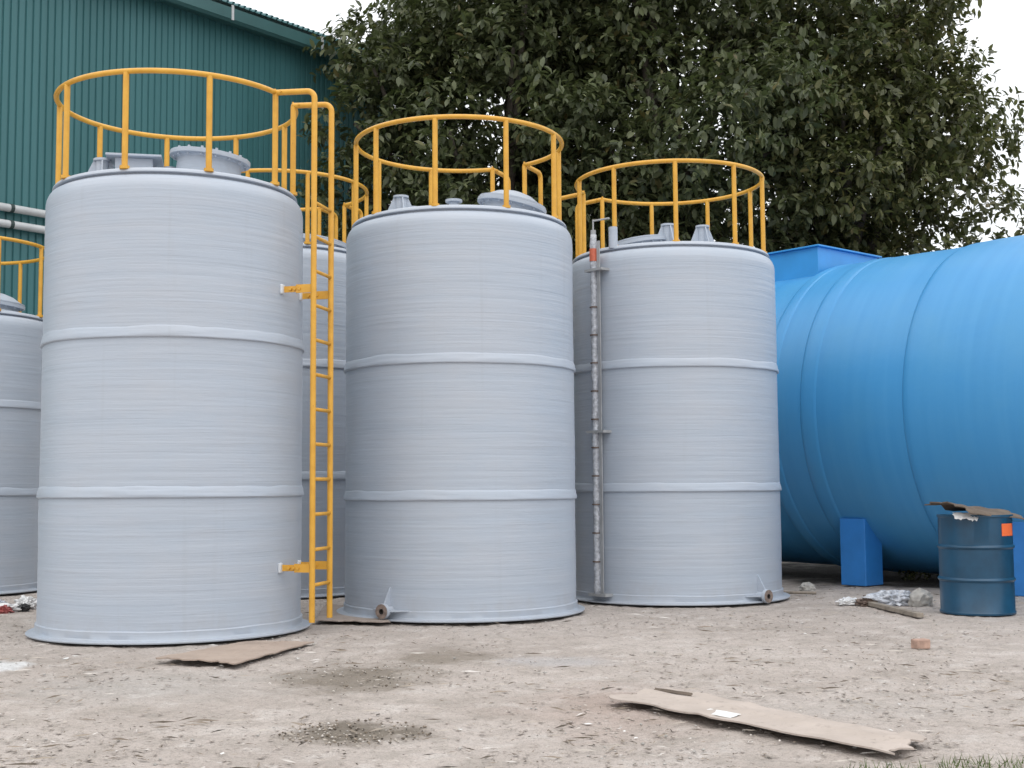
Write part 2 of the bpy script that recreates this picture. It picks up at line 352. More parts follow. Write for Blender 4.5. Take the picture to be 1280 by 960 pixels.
# ------------------------------------------------------------------ storage tanks
TR = 1.166
def polar(phi, d, z): return Vector((math.cos(R_(phi)) * d, math.sin(R_(phi)) * d, z))
def nozzle_mb(c, h, top=.082, foot=.185, axis=None, ng=4, ro=0.3):
    """flanged stub with triangular gusset plates"""
    m = Matrix.Translation(c) @ (axis or Matrix.Identity(4)); mb = MB()
    mb.lathe([(0, h), (top, h), (top, h - .022), (top * .72, h - .022), (top * .72, -.12)], 24, mat=m)
    for k in range(ng):
        rot = m @ Matrix.Rotation(ro + 2 * math.pi * k / ng, 4, 'Z')
        poly = [rot @ Vector(p) for p in ((top * .7, -.006, -.05), (foot, -.006, -.05), (foot, -.006, .0), (top * .98, -.006, h - .024), (top * .7, -.006, h - .024))]
        mb.prism(poly, rot.to_3x3() @ Vector((0, .012, 0)))
    return mb
def make_tank(loc, label, hu, hl, ht, rail_z, gate, seed, fittings=(), ladder=True, posts=10, radius=1.166):
    TR = radius
    rt = empty('storage_tank', loc); tag(rt, label, 'storage tank', 'grey fibreglass storage tanks')
    def wob(a, z):
        c, s = math.cos(a), math.sin(a)
        return (noise.noise((c * 1.6, s * 1.6, z * 1.3 + seed)) * .006 + noise.noise((c * 1.2, s * 1.2, z * 11 + seed * 3)) * .0022, 0)
    zs = list(np.linspace(.095, ht - .19, 90))
    prof = [(TR, z) for z in zs] + [(TR - .002, ht - .165), (TR - .008, ht - .135), (TR - .022, ht - .10), (TR - .042, ht - .072), (TR - .07, ht - .056), (TR - .10, ht - .050)]
    MB().lathe(prof, 128, wob).build('shell', M['tank'], rt, smooth=True)
    MB().lathe([(TR - .14, ht - .06), (TR - .100, ht - .054), (TR - .098, ht - .037), (TR - .064, ht - .035), (TR - .056, ht - .029), (TR - .060, ht - .014), (TR - .074, ht + .001), (TR - .100, ht + .010),
                (TR - .14, ht + .012), (.85, ht + .055), (.6, ht + .10), (.3, ht + .135), (0, ht + .15)], 128).build('dome_roof', M['tank'], rt, auto=45)
    def wobf(a, z): return (noise.noise((math.cos(a) * 3, math.sin(a) * 3, seed)) * .007 if z < .06 else 0, noise.noise((math.cos(a) * 3, math.sin(a) * 3, seed + 5)) * .006 if z > .06 else 0)
    MB().lathe([(TR - .02, .116), (TR + .010, .110), (TR + .015, .103), (TR + .014, .094), (TR + .014, .048), (TR + .021, .037), (TR + .038, .034), (TR + .084, .030), (TR + .089, .026),
                (TR + .086, .015), (TR + .06, .012), (TR - .1, .012)], 128, wobf).build('base_flange', M['tank'], rt, auto=32)
    for j, h in enumerate((hu, hl)):
        def wobb(a, z, j=j):
            c, s = math.cos(a), math.sin(a); k = noise.noise((c * 2.2, s * 2.2, seed * 2 + j * 9)); k2 = noise.noise((c * 5, s * 5, z * 40 + seed + j))
            up = 1 if z > h + .035 else .25
            return (wob(a, z)[0] + k2 * .005, k * .016 * up + k2 * .004)
        MB().lathe([(TR - .012, h + .105), (TR + .001, h + .098), (TR + .007, h + .080), (TR + .012, h + .058), (TR + .017, h + .038), (TR + .020, h + .018), (TR + .019, h + .006), (TR + .010, h + .0015), (TR - .012, h)],
                   128, wobb).build('hoop_band', M['tank'], rt, smooth=True)
    # guard rail: open ring with two returns at the ladder gate
    rr = 1.09; hw = 11.0
    arc = [polar(p, rr, rail_z) for p in np.linspace(gate + hw, gate + 360 - hw, 84)]
    g = MB().tube(arc, .024, 10).build('guard_rail', M['yellow'], rt, smooth=True)
    span = 360 - 2 * hw
    for k in range(posts):
        p = gate + hw + span * k / (posts - 1)
        MB().tube([polar(p, rr, rail_z - .01), polar(p, rr, ht - .01)], .0265, 10).tube([polar(p, rr, ht + .022), polar(p, rr, ht - .006)], .042, 12).build('post', M['yellow'], g, auto=40)
    if ladder:
        D = 1.45; u = polar(gate, 1, 0); tg = Vector((-u.y, u.x, 0)); lz = MB(); s = {}
        for sd_ in (-1, 1):
            P = u * D + tg * (.212 * sd_); s[sd_] = P; E = polar(gate + hw * sd_, rr, rail_z); zt = rail_z - .012
            bend = [Vector((P.x, P.y, 0)) + Vector((0, 0, zt)) - u * (.07 * (1 - math.sin(q))) + Vector((0, 0, -.07 * (1 - math.cos(q)))) for q in np.linspace(0, math.pi / 2, 7)]
            lz.tube([E, *bend, P + Vector((0, 0, .11))], .0265, 10)
            lz.tube([E - u * .005 - Vector((0, 0, .035)), E - u * .005 + Vector((0, 0, .035))], .010, 6).tube([E.lerp(bend[0], .2) - tg * .04, E.lerp(bend[0], .2) + tg * .04], .010, 6)
        ld = lz.build('ladder', M['yellow'], rt, auto=40)
        z = .43
        while z < ht - .02:
            MB().tube([s[-1] + Vector((0, 0, z)), s[1] + Vector((0, 0, z))], .0165, 8).build('rung', M['yellow'], ld, smooth=True); z += .31
        for z in (.58, 3.06):
            for sd_ in (-1, 1):
                P = s[sd_] + Vector((0, 0, z)); rot = Matrix.Rotation(R_(gate), 3, 'Z'); b = MB()
                inner = math.sqrt(TR * TR - .212 ** 2) - .01; ln = D - inner
                b.box(P - u * (ln * .27), (ln * .52, .012, .075), rot).box(P - u * (ln * .66) + tg * .012, (ln * .66, .010, .055), rot)
                for q in (.42, .56, .7): b.tube([P - u * ln * q - tg * .018, P - u * ln * q + tg * .034], .014, 8)
                bo = b.build('bracket', M['yellow'], ld)
                MB().box(P - u * (ln - .015), (.03, .065, .09), rot).build('mounting_pad', M['pad'], rt, bevel=.012)
    for fkind, *a in fittings:
        if fkind == 'nozzle':
            x, y, h = a; r0 = math.hypot(x, y); zb = ht + .15 - .15 * (r0 / 1.03) ** 2
            nozzle_mb((x, y, zb), h).build('nozzle', M['tank'], rt, auto=35)
        elif fkind == 'stub':
            x, y, h, r_ = a; MB().lathe([(0, h), (r_, h), (r_, h - .025), (r_ * .6, h - .025), (r_ * .6, -.1)], 20, mat=Matrix.Translation((x, y, ht + .06))).build('vent_stub', M['tank'], rt, auto=35)
        elif fkind == 'manway':
            x, y, h, r_, tilt, cover = a
            m = Matrix.Translation((x, y, ht + .05)) @ Matrix.Rotation(R_(tilt), 4, 'Y')
            o = MB().lathe([(r_ * .80, -.2), (r_ * .80, h - .06), (r_ * .84, h - .045), (r_, h - .04), (r_ * 1.005, h - .02), (r_, h), (r_ * .8, h)] + ([(r_ * .72, h)] if cover else [(r_ * .76, h), (r_ * .74, h - .1), (r_ * .74, -.1)]), 48, mat=m).build('manway', M['tank'], rt, auto=35)
            for k in range(16):
                q = 2 * math.pi * k / 16; MB().lathe([(0, h + .022), (.013, h + .022), (.013, h - .06), (0, h - .06)], 6, mat=m @ Matrix.Translation((math.cos(q) * r_ * .9, math.sin(q) * r_ * .9, 0))).build('bolt', M['tank'], o)
            if cover: MB().lathe([(r_ * .97, h + .004), (r_ * .97, h + .02), (r_ * .85, h + .03), (r_ * .55, h + cover * .75), (r_ * .25, h + cover), (0, h + cover)], 40, mat=m).build('cover', M['tank'], o, auto=35)
        elif fkind == 'box_hatch':
            x, y, h = a; rot = Matrix.Rotation(R_(12), 3, 'Z'); zb = ht + .02
            o = MB().box((x, y, zb + h / 2), (.34, .34, h), rot).build('box_hatch', M['tank'], rt, bevel=.008)
            MB().box((x, y, zb + h + .011), (.50, .48, .022), rot).build('lid_flange', M['tank'], o, bevel=.005)
        elif fkind == 'drain':
            phi, z = a
            ax = Matrix.Rotation(R_(phi), 4, 'Z') @ Matrix.Rotation(math.pi / 2, 4, 'Y'); m = Matrix.Translation(polar(phi, TR - .02, z)) @ ax
            o = MB().lathe([(.042, 0), (.042, .125), (.072, .125), (.075, .15), (.072, .165), (.030, .165), (.028, .12), (0, .12)], 28, mat=m).build('drain_nozzle', M['tank'], rt, auto=35)
            MB().lathe([(.028, .1665), (.069, .1665), (.069, .169), (.028, .169)], 28, mat=m).build('flange_face', M['flange'], o)
            MB().lathe([(0, .125), (.026, .125), (.026, .1675), (.016, .1675), (.016, .14), (0, .14)], 16, mat=m).build('bore', M['hole'], o)
            gs = MB(); u = polar(phi, 1, 0); tg = Vector((-u.y, u.x, 0)); base = polar(phi, TR - .01, z)
            gs.prism([base + Vector((0, 0, .03)) - tg * .007, base + Vector((0, 0, .235)) - tg * .007, base + u * .035 + Vector((0, 0, .20)) - tg * .007, base + u * .115 + Vector((0, 0, .07)) - tg * .007, base + u * .12 + Vector((0, 0, .03)) - tg * .007], tg * .014)
            for sg in (-1, 1):
                gs.prism([base + tg * .03 * sg - Vector((0, 0, .006)), base + tg * .23 * sg - u * .02 - Vector((0, 0, .006)), base + tg * .20 * sg + u * .02 - Vector((0, 0, .006)), base + tg * .06 * sg + u * .115 - Vector((0, 0, .006)), base + tg * .03 * sg + u * .12 - Vector((0, 0, .006))], (0, 0, .012))
            gs.build('gusset', M['tank'], o)
        elif fkind == 'gauge':
            phi, z0, z1 = a; D = TR + .075; rot = Matrix.Rotation(R_(phi), 3, 'Z'); u = polar(phi, 1, 0); tg = Vector((-u.y, u.x, 0))
            pts = []; rs = []
            for k in range(64):
                z = z0 + (z1 - z0) * k / 63; pts.append(polar(phi, D, z) + tg * (noise.noise((z * 7, 2, 3)) * .010)); rs.append(.036 + noise.noise((z * 9, 1, 1)) * .014)
            o = MB().tube(pts, rs, 14).build('level_gauge', M['film'], rt, smooth=True)
            MB().box(polar(phi, D, (z0 + z1) / 2 - .03) + tg * .075, (.012, .040, z1 - z0 - .1), rot).build('scale_bar', M['steel'], o)
            for zb in (z0 + .0, 1.87, 3.66):
                MB().box(polar(phi, D - .035, zb) + tg * .03, (.16, .26, .028), rot).build('gauge_bracket', M['steel'], o)
            for zb in np.arange(.45, 3.5, .31): MB().tube([polar(phi, D, zb), polar(phi, D, zb + .014)], .050, 12).build('tie_band', M['rust'], o)
            MB().tube([polar(phi, D + .003, 3.76), polar(phi, D + .003, 3.90)], .043, 12).build('float', M['redfloat'], o, auto=40)
            MB().tube([polar(phi, D, z1 - .02), polar(phi, D, z1 + .05)], .030, 12).tube([polar(phi, D, z1 + .04), polar(phi, D, z1 + .17)], .009, 8).tube([polar(phi, D, z1 + .155), polar(phi, D - .05, z1 + .16) + tg * .2], .011, 8).build('gauge_cap', M['steel'], o, auto=40)
            MB().tube([polar(phi - 2, D - .17, ht - .02) + tg * .18, polar(phi - 2, D - .17, ht + .22) + tg * .18], .05, 14).build('gauge_pipe', M['tank'], o, auto=40)
    return rt
make_tank((-3.129, 11.848, 0), 'foremost grey tank at the left with the whole yellow ladder down its right side', 2.558, 1.206, 4.02, 4.87, -13, 1.0,
          [('nozzle', -.68, -.10, .25), ('box_hatch', -.40, .0, .31), ('stub', -.10, .1, .24, .06), ('manway', .28, -.05, .31, .37, 7, 0)])
make_tank((-.543, 13.371, 0), 'middle grey tank of the front row with a drain nozzle at its lower left', 2.463, 1.148, 4.01, 4.893, 61, 2.0,
          [('nozzle', -.62, .0, .25), ('stub', -.50, .1, .19, .06), ('stub', -.06, 0, .24, .09), ('manway', .52, -.05, .19, .37, 12, .13), ('drain', 238, .11)], radius=1.19)
make_tank((1.868, 14.9, 0), 'grey tank beside the blue tank with a plastic wrapped level gauge up its side', 2.55, 1.207, 3.925, 4.83, 143, 3.0,
          [('nozzle', -.02, .0, .27), ('nozzle', .39, .0, .27), ('manway', -.32, .15, .18, .36, -8, .06), ('drain', -50, .085), ('gauge', 221.8, .10, 4.06)], radius=1.205)
make_tank((-7.17, 16.5, 0), 'shorter grey tank cut off by the left edge, rubbish at its foot', 2.29, 1.20, 3.50, 4.41, 118, 4.0,
          [('manway', .45, 0, .16, .36, 8, .12)], ladder=False)
make_tank((-2.92, 16.0, 0), 'shaded grey tank mostly hidden behind the foremost tank and its ladder', 2.69, 1.37, 4.17, 5.03, 61, 5.0,
          [('manway', .5, -.1, .14, .36, 10, .06), ('stub', -.1, -.3, .2, .07)])

# ------------------------------------------------------------------ big blue horizontal tank
BT = R_(40.8); BR = 2.145
bt = empty('blue_tank', (4.941, 18.07, 0)); bt.rotation_euler = (0, 0, -math.pi / 2 + BT)   # local +X runs along the axis towards the camera's right
tag(bt, 'huge bright blue horizontal cylinder tank on feet, cut off by the right edge', 'storage tank')
CZ = 2.222; LEN = 9.0
toX = Matrix.Translation((0, 0, CZ)) @ Matrix.Rotation(math.pi / 2, 4, 'Y')
def bw(a, z): return (noise.noise((math.cos(a) * 1.4, math.sin(a) * 1.4, z * .9)) * .014 + noise.noise((math.cos(a) * .8, math.sin(a) * .8, z * 4)) * .005, 0)
prof = [(BR, s) for s in np.arange(0, LEN + .01, .12)]
MB().lathe(prof, 160, bw, toX).build('shell', M['blue'], bt, smooth=True)
def band(s0, s1, h, soft=.07):
    pr = [(BR - .015, s0 - soft)] + [(BR + h * math.sin(q) ** .8, s0 - soft + soft * (q / (math.pi / 2))) for q in np.linspace(.15, math.pi / 2, 5)]
    pr += [(BR + h, s) for s in np.arange(s0 + .1, s1 - .05, .12)] + [(BR + h, s1), (BR + h * .7, s1 + soft * .4), (BR - .015, s1 + soft)]
    return MB().lathe(pr, 160, bw, toX)
band(.0, .10, .011, .06).build('joint_band', M['blue'], bt, smooth=True)
band(.60, .72, .011, .08).build('joint_band', M['blue'], bt, smooth=True)
band(2.10, 3.60, .022, .10).build('joint_band', M['blue'], bt, smooth=True)
B2 = BR - .05
MB().lathe([(B2, s) for s in np.arange(-1.75, .02, .12)] + [(B2, .02)], 160, bw, toX).build('end_shell', M['blue'], bt, smooth=True)
hd = [(B2 * math.cos(q) if q < 1.55 else 0, -.02 - .95 * math.sin(q)) for q in np.linspace(0, math.pi / 2, 16)]
MB().lathe([(B2, -1.70)] + [(r_, z - 1.70) for r_, z in hd], 120, None, toX).build('dished_end', M['blue'], bt, smooth=True)
MB().lathe([(BR, LEN - .02)] + [(r_, LEN - z - .04) for r_, z in hd], 96, None, toX).build('dished_end', M['blue'], bt, smooth=True)
for s in (.93, 3.20, 5.5, 7.8):
    o = MB().box((s, -1.48, .42), (.37, .38, .84)).build('saddle_foot', M['bluefoot'], bt, bevel=.01)
    if s < 4: MB().box((s, 1.48, .42), (.37, .38, .84)).build('saddle_foot', M['bluefoot'], bt, bevel=.01)
# top box with a thin lid flange, its near corner towards the camera
bx = MB().box((-.80, 0, 4.33), (1.30, 1.46, .52)).build('access_box', M['bluebox'], bt, bevel=.006)
MB().box((-.80, 0, 4.602), (1.40, 1.56, .022)).build('lid_flange', M['bluebox'], bx, bevel=.004)

# ------------------------------------------------------------------ drum and what lies on it
dr = empty('oil_drum', (4.62, 12.88, 0)); tag(dr, 'dark blue steel drum with an orange sticker, standing before the blue tank', 'drum')
DR, DH = .352, .97
pr = [(0, .02), (DR - .02, .02), (DR - .012, .0), (DR + .008, .0), (DR + .010, .018), (DR, .03)]
for zc in (.335, .655):
    pr += [(DR, zc - .022), (DR + .010, zc - .014), (DR + .016, zc), (DR + .010, zc + .014), (DR, zc + .022)]
pr += [(DR, DH - .03), (DR + .010, DH - .018), (DR + .008, DH), (DR - .012, DH), (DR - .02, DH - .02), (0, DH - .02)]
MB().lathe(pr, 64, lambda a, z: (noise.noise((math.cos(a) * 2, math.sin(a) * 2, z * 4)) * .004 if .04 < z < .9 else 0, 0)).build('drum_body', M['drum'], dr, auto=40)
st = MB(); q = [R_(-66), R_(-34)]; rr = DR + .004
vs_ = [(rr * math.cos(a), rr * math.sin(a), z) for z in (.765, .885) for a in np.linspace(*q, 6)]
st.add(vs_, [(i, i + 1, 7 + i, 6 + i) for i in range(5)]).build('sticker', M['orange'], dr)

def sheet(name, quad, mat, thick=.008, nu=26, nv=14, amp=.012, edge=.02, seed=0, lift=None, parent=None, z0=.006):
    """thin warped sheet over a quad of (x, y[, z]) corners, with torn uneven edges and real thickness"""
    Q = [Vector((*p, 0)) if len(p) == 2 else Vector(p) for p in quad]; top = []; 
    for j in range(nv + 1):
        for i in range(nu + 1):
            u, v = i / nu, j / nv
            eu = noise.noise((v * 7, seed, 1.3)) * edge; ev = noise.noise((u * 9, seed, 5.1)) * edge
            uu = u + (eu if i in (0, nu) else 0); vv = v + (ev * 1.5 if j in (0, nv) else 0)
            p = Q[0].lerp(Q[1], uu).lerp(Q[3].lerp(Q[2], uu), vv)
            z = z0 + abs(noise.noise((u * 3 + seed, v * 2, seed))) * amp + (lift(u, v) if lift else 0)
            top.append(p + Vector((0, 0, z + thick)))
    n = len(top); low = [p - Vector((0, 0, thick)) for p in top]; W = nu + 1; fs = []
    for j in range(nv):
        for i in range(nu):
            a = j * W + i; fs += [(a, a + 1, a + W + 1, a + W), (n + a, n + a + W, n + a + W + 1, n + a + 1)]
    rim = [i for i in range(W)] + [j * W + nu for j in range(1, nv + 1)] + [nv * W + i for i in range(nu - 1, -1, -1)] + [j * W for j in range(nv - 1, 0, -1)]
    for k in range(len(rim)):
        a, b = rim[k], rim[(k + 1) % len(rim)]; fs.append((a, n + a, n + b, b))
    return MB().add(top + low, fs).build(name, mat, parent, auto=50)
o = sheet('cardboard_sheet', [(4.08, 12.72, 1.015), (4.42, 12.42, .985), (5.08, 12.70, .905), (4.80, 13.22, .985)], M['carddark'], .010, amp=.05, edge=.05, seed=3, lift=lambda u, v: .045 * math.sin(u * 3.1) + .05 * (1 - u) * (v < .3), z0=.0)
tag(o, 'brown weathered cardboard sheet lying as a lid on the blue drum', 'cardboard')
o = sheet('plastic_sheet', [(4.30, 12.515, .975), (4.52, 12.50, .965), (4.56, 12.58, .985), (4.32, 12.62, .99)], M['filmwhite'], .004, 16, 8, .02, .10, 8, lift=lambda u, v: -.10 * (1 - v) * (.35 + abs(noise.noise((u * 6, 2, 2)))) , z0=0)
tag(o, 'torn white plastic scrap hanging over the rim of the drum', 'plastic scrap')

# ------------------------------------------------------------------ cardboard on the ground
o = sheet('cardboard_sheet', [(.56, 7.70), (1.76, 6.08), (2.05, 6.50), (.98, 8.22)], M['cardpale'], .009, 60, 20, .016, .045, 11, lift=lambda u, v: .026 * (1 - v) + .02 * (u > .93) * v + .012 * max(0, 1 - abs(v - .6) * 9) + .010 * max(0, 1 - abs(u - .37) * 22))
tag(o, 'long pale cardboard strip lying in the foreground with white tape on it', 'cardboard')
sheet('tape', [(1.02, 7.17, .036), (1.16, 6.99, .036), (1.24, 7.11, .034), (1.10, 7.29, .034)], M['tape'], .0015, 6, 4, .001, .03, 2, parent=o)
sheet('torn_flap', [(.86, 8.02, .018), (1.06, 7.80, .020), (1.075, 7.82, .032), (.875, 8.05, .030)], M['carddark'], .004, 8, 3, .006, .05, 4, parent=o)
o = sheet('cardboard_sheet', [(-2.66, 9.66), (-1.99, 9.30), (-1.66, 10.72), (-2.22, 10.80)], M['card'], .010, 44, 26, .016, .05, 21, lift=lambda u, v: .02 * (1 - v) + .010 * max(0, 1 - abs(u - .55) * 16))
tag(o, 'brown cardboard sheet on the dirt in front of the foremost tank', 'cardboard')
o = sheet('cardboard_sheet', [(-1.88, 12.25), (-1.14, 12.05), (-1.55, 13.75), (-2.05, 14.1)], M['cardgrey'], .009, 26, 18, .012, .04, 31, lift=lambda u, v: .018 * (1 - v))
tag(o, 'dusty cardboard sheet between two tanks at the foot of the yellow ladder', 'cardboard')

# ------------------------------------------------------------------ rubbish, plank, stones, brick
def crumple(name, loc, size, mat, seed, rz=0.0, sub=4, amt=.55):
    bm = bmesh.new(); bmesh.ops.create_icosphere(bm, subdivisions=sub, radius=1)
    for v in bm.verts:
        d = v.co.normalized(); k = 1 + amt * (abs(noise.noise(d * 2.1 + Vector((seed, 0, 0)))) * 1.6 - .45) + amt * .45 * (.35 - abs(noise.noise(d * 3.6 + Vector((0, seed, 0))))) + amt * .10 * noise.noise(d * 9 + Vector((0, 0, seed)))
        v.co = Vector((d.x * k * size[0], d.y * k * size[1], max(d.z * k, -.55) * size[2]))
    mn = min(v.co.z for v in bm.verts)
    for v in bm.verts: v.co.z -= mn
    me = bpy.data.meshes.new(name); bm.to_mesh(me); bm.free(); o = link(name, me, mat); o.location = loc; o.rotation_euler = (0, 0, rz); return o
G = 'rubbish at the foot of the left tank'
for k, (x, y, s, m, lab) in enumerate([
    (-5.45, 13.75, (.20, .12, .055), 'filmwhite', 'white plastic bag at the front of the rubbish under the left tank'),
    (-5.30, 14.10, (.15, .11, .085), 'filmwhite', 'taller white crumpled bag in the middle of the rubbish by the left tank'),
    (-5.62, 14.05, (.17, .12, .065), 'film', 'grey crumpled film in the rubbish at the left edge'),
    (-5.38, 13.62, (.10, .07, .05), 'red', 'red plastic wrapper in front of the white rubbish bags by the left edge'),
    (-5.10, 14.30, (.13, .10, .085), 'red', 'red crumpled wrapper between the left tank and the foremost tank'),
    (-4.98, 14.05, (.10, .10, .07), 'rust', 'brown crumpled bag beside the foremost tank at the rubbish end'),
    (-5.25, 13.86, (.08, .07, .05), 'black', 'small black plastic bag among the white bags under the left tank')]):
    tag(crumple('crumpled_bag', (x, y, -.015), s, M[m], k * 3.7 + 1, k * 1.3), lab, 'rubbish', G)
G2 = 'scraps by the drum'
tag(crumple('crumpled_bag', (4.02, 13.75, -.01), (.25, .13, .10), M['film'], 31.2, .2), 'pale crumpled plastic sheeting lying by the plank left of the drum', 'rubbish', G2)
tag(crumple('crumpled_bag', (3.58, 13.85, -.01), (.14, .09, .05), M['filmwhite'], 37.9, .9), 'small white plastic scrap at the left end of the plank', 'rubbish', G2)
tag(crumple('crumpled_bag', (3.78, 13.72, -.01), (.13, .10, .06), M['rust'], 44.1, .4), 'brown crumpled wrapper beside the white scrap near the plank', 'rubbish', G2)
tag(crumple('stone', (4.30, 13.65, -.01), (.13, .11, .12), M['stone'], 12.0, .3, 3, .25), 'rounded grey stone lying just left of the blue drum', 'stone')
tag(crumple('stone', (3.55, 15.6, -.01), (.10, .08, .07), M['stone'], 15.0, .3, 3, .25), 'small tan stone in front of the saddle foot', 'stone')
tag(crumple('plastic_scrap', (3.12, 15.7, -.01), (.06, .05, .04), M['tape'], 15.9, .3, 3, .4), 'tiny white scrap on the dark dirt between grey and blue tank', 'rubbish')
d = Vector((3.90, 12.42, 0)) - Vector((3.76, 13.72, 0)); ang = math.atan2(d.y, d.x)
o = MB().box((0, 0, .025), (d.length, .075, .045)).build('plank', M['plank'], bevel=.006); o.location = (3.83, 13.07, -.004); o.rotation_euler = (0, 0, ang)
tag(o, 'short weathered plank lying on the dirt left of the drum', 'plank')
o = MB().box((0, 0, .034), (.125, .09, .075)).build('brick', M['brick'], bevel=.010); o.location = (3.2, 10.2, -.006); o.rotation_euler = (0, 0, .35)
tag(o, 'broken reddish brick piece alone on the dirt in front of the drum', 'brick')
o = MB().tube([(3.05, 15.15, .02), (3.5, 14.95, .025)], .018, 8).build('stick', M['plank'], smooth=True); tag(o, 'pale stick lying before the blue saddle foot', 'stick')

# ------------------------------------------------------------------ litter, gravel, grass (uncountable)
def flakes(name, n, mat, pick, smin, smax, asp, zlift=.006, curl=.25):
    V = []; Fc = []
    for i in range(n):
        x, y = pick(); s = random.uniform(smin, smax) * random.choice((.5, .7, 1, 1)); a = random.uniform(0, 6.28); k = random.uniform(*asp)
        c, sn = math.cos(a), math.sin(a); b = len(V); t1, t2 = random.uniform(-curl, curl), random.uniform(-curl, curl); z = zlift * random.uniform(.0, 1)
        for (u, v, h) in ((-1, 0, t1), (-.2, k, 0), (1, 0, abs(t2)), (.1, -k, 0), (0, 0, .12)):
            V.append((x + (u * c - v * sn) * s, y + (u * sn + v * c) * s, z + h * s))
        Fc += [(b, b + 4, b + 1), (b + 1, b + 4, b + 2), (b + 2, b + 4, b + 3), (b + 3, b + 4, b)]
    return link(name, np_mesh(name, np.array(V), np.array(Fc)), mat)
def in_tank(x, y):
    for cx, cy in ((-3.129, 11.848), (-.543, 13.371), (1.868, 14.9), (-7.17, 16.5), (-2.92, 16.0)):
        if (x - cx) ** 2 + (y - cy) ** 2 < 1.27 ** 2: return True
    return (x - 4.62) ** 2 + (y - 12.88) ** 2 < .4 ** 2
def pick_area():
    while True:
        y = 5.4 + 11 * random.random() ** 1.25; x = random.uniform(-.47, .47) * y
        if noise.noise((x * .9, y * .7, 4)) + random.uniform(-.5, .5) > -.1 and not in_tank(x, y): return x, y
tag(flakes('leaf_litter', 7000, M['litter'], pick_area, .006, .021, (.2, .6)), 'small dry leaves and chips scattered over the dirt', 'litter', kind='stuff')
tag(flakes('twigs', 1100, M['litter'], pick_area, .025, .085, (.035, .09), .01, .08), 'dry twigs and straw scattered over the dirt', 'litter', kind='stuff')
def pick_damp():
    cx, cy, rx, ry = random.choice(((-.84, 6.93, .42, .36), (-1.10, 8.95, .6, .7), (-.84, 6.93, .42, .36)))
    a = random.uniform(0, 6.28); r = random.random() ** .5; return cx + rx * r * math.cos(a), cy + ry * r * math.sin(a)
def pebbles(name, n, mat, pick, smin, smax, flat=1.0):
    base = [(1, 0, 0), (-1, 0, 0), (0, 1, 0), (0, -1, 0), (0, 0, 1), (0, 0, -1)]; fcs = [(0, 2, 4), (2, 1, 4), (1, 3, 4), (3, 0, 4), (2, 0, 5), (1, 2, 5), (3, 1, 5), (0, 3, 5)]
    V = []; Fc = []
    for i in range(n):
        x, y = pick(); s = random.uniform(smin, smax); b = len(V)
        for p in base: V.append((x + p[0] * s * random.uniform(.6, 1.2), y + p[1] * s * random.uniform(.6, 1.2), p[2] * s * random.uniform(.4, .7) * flat - .003))
        Fc += [tuple(b + q for q in f) for f in fcs]
    return link(name, np_mesh(name, np.array(V), np.array(Fc)), mat)
tag(pebbles('gravel', 380, M['litter'], pick_damp, .004, .013), 'fine gravel in the damp dark patches of dirt', 'gravel', kind='stuff')
tag(flakes('paper_scraps', 70, M['tape'], pick_area, .012, .04, (.4, .9)), 'tiny white and pale paper scraps scattered over the dirt', 'litter', kind='stuff')
M['clod'] = plain('dirt_clod', (.40, .355, .32), .95, .2, 8, spec=.15)
tag(pebbles('dirt_clods', 3000, M['clod'], pick_area, .005, .020, .45), 'small crumbs and clods of dry dirt all over the yard', 'dirt', kind='stuff')
tag(pebbles('small_stones', 260, M['stone'], pick_area, .006, .016), 'small pale stones scattered over the dirt', 'gravel', kind='stuff')
V = []; Fc = []
for i in range(1500):
    x = random.uniform(1.45, 2.9); y = random.uniform(5.3, 6.12) - abs(x - 2.2) * .25
    if noise.noise((x * 3, y * 3, 7)) < -.15: continue
    h = random.uniform(.015, .05); a = random.uniform(0, 6.28); ww = random.uniform(.002, .004); lx, ly = random.uniform(-.03, .03), random.uniform(-.03, .03); b = len(V)
    V += [(x - ww * math.cos(a), y - ww * math.sin(a), -.008), (x + ww * math.cos(a), y + ww * math.sin(a), -.008), (x + lx, y + ly, h)]; Fc.append((b, b + 1, b + 2))
tag(link('grass', np_mesh('grass', np.array(V), np.array(Fc)), M['grass']), 'sparse short grass at the right foreground edge', 'grass', kind='stuff')

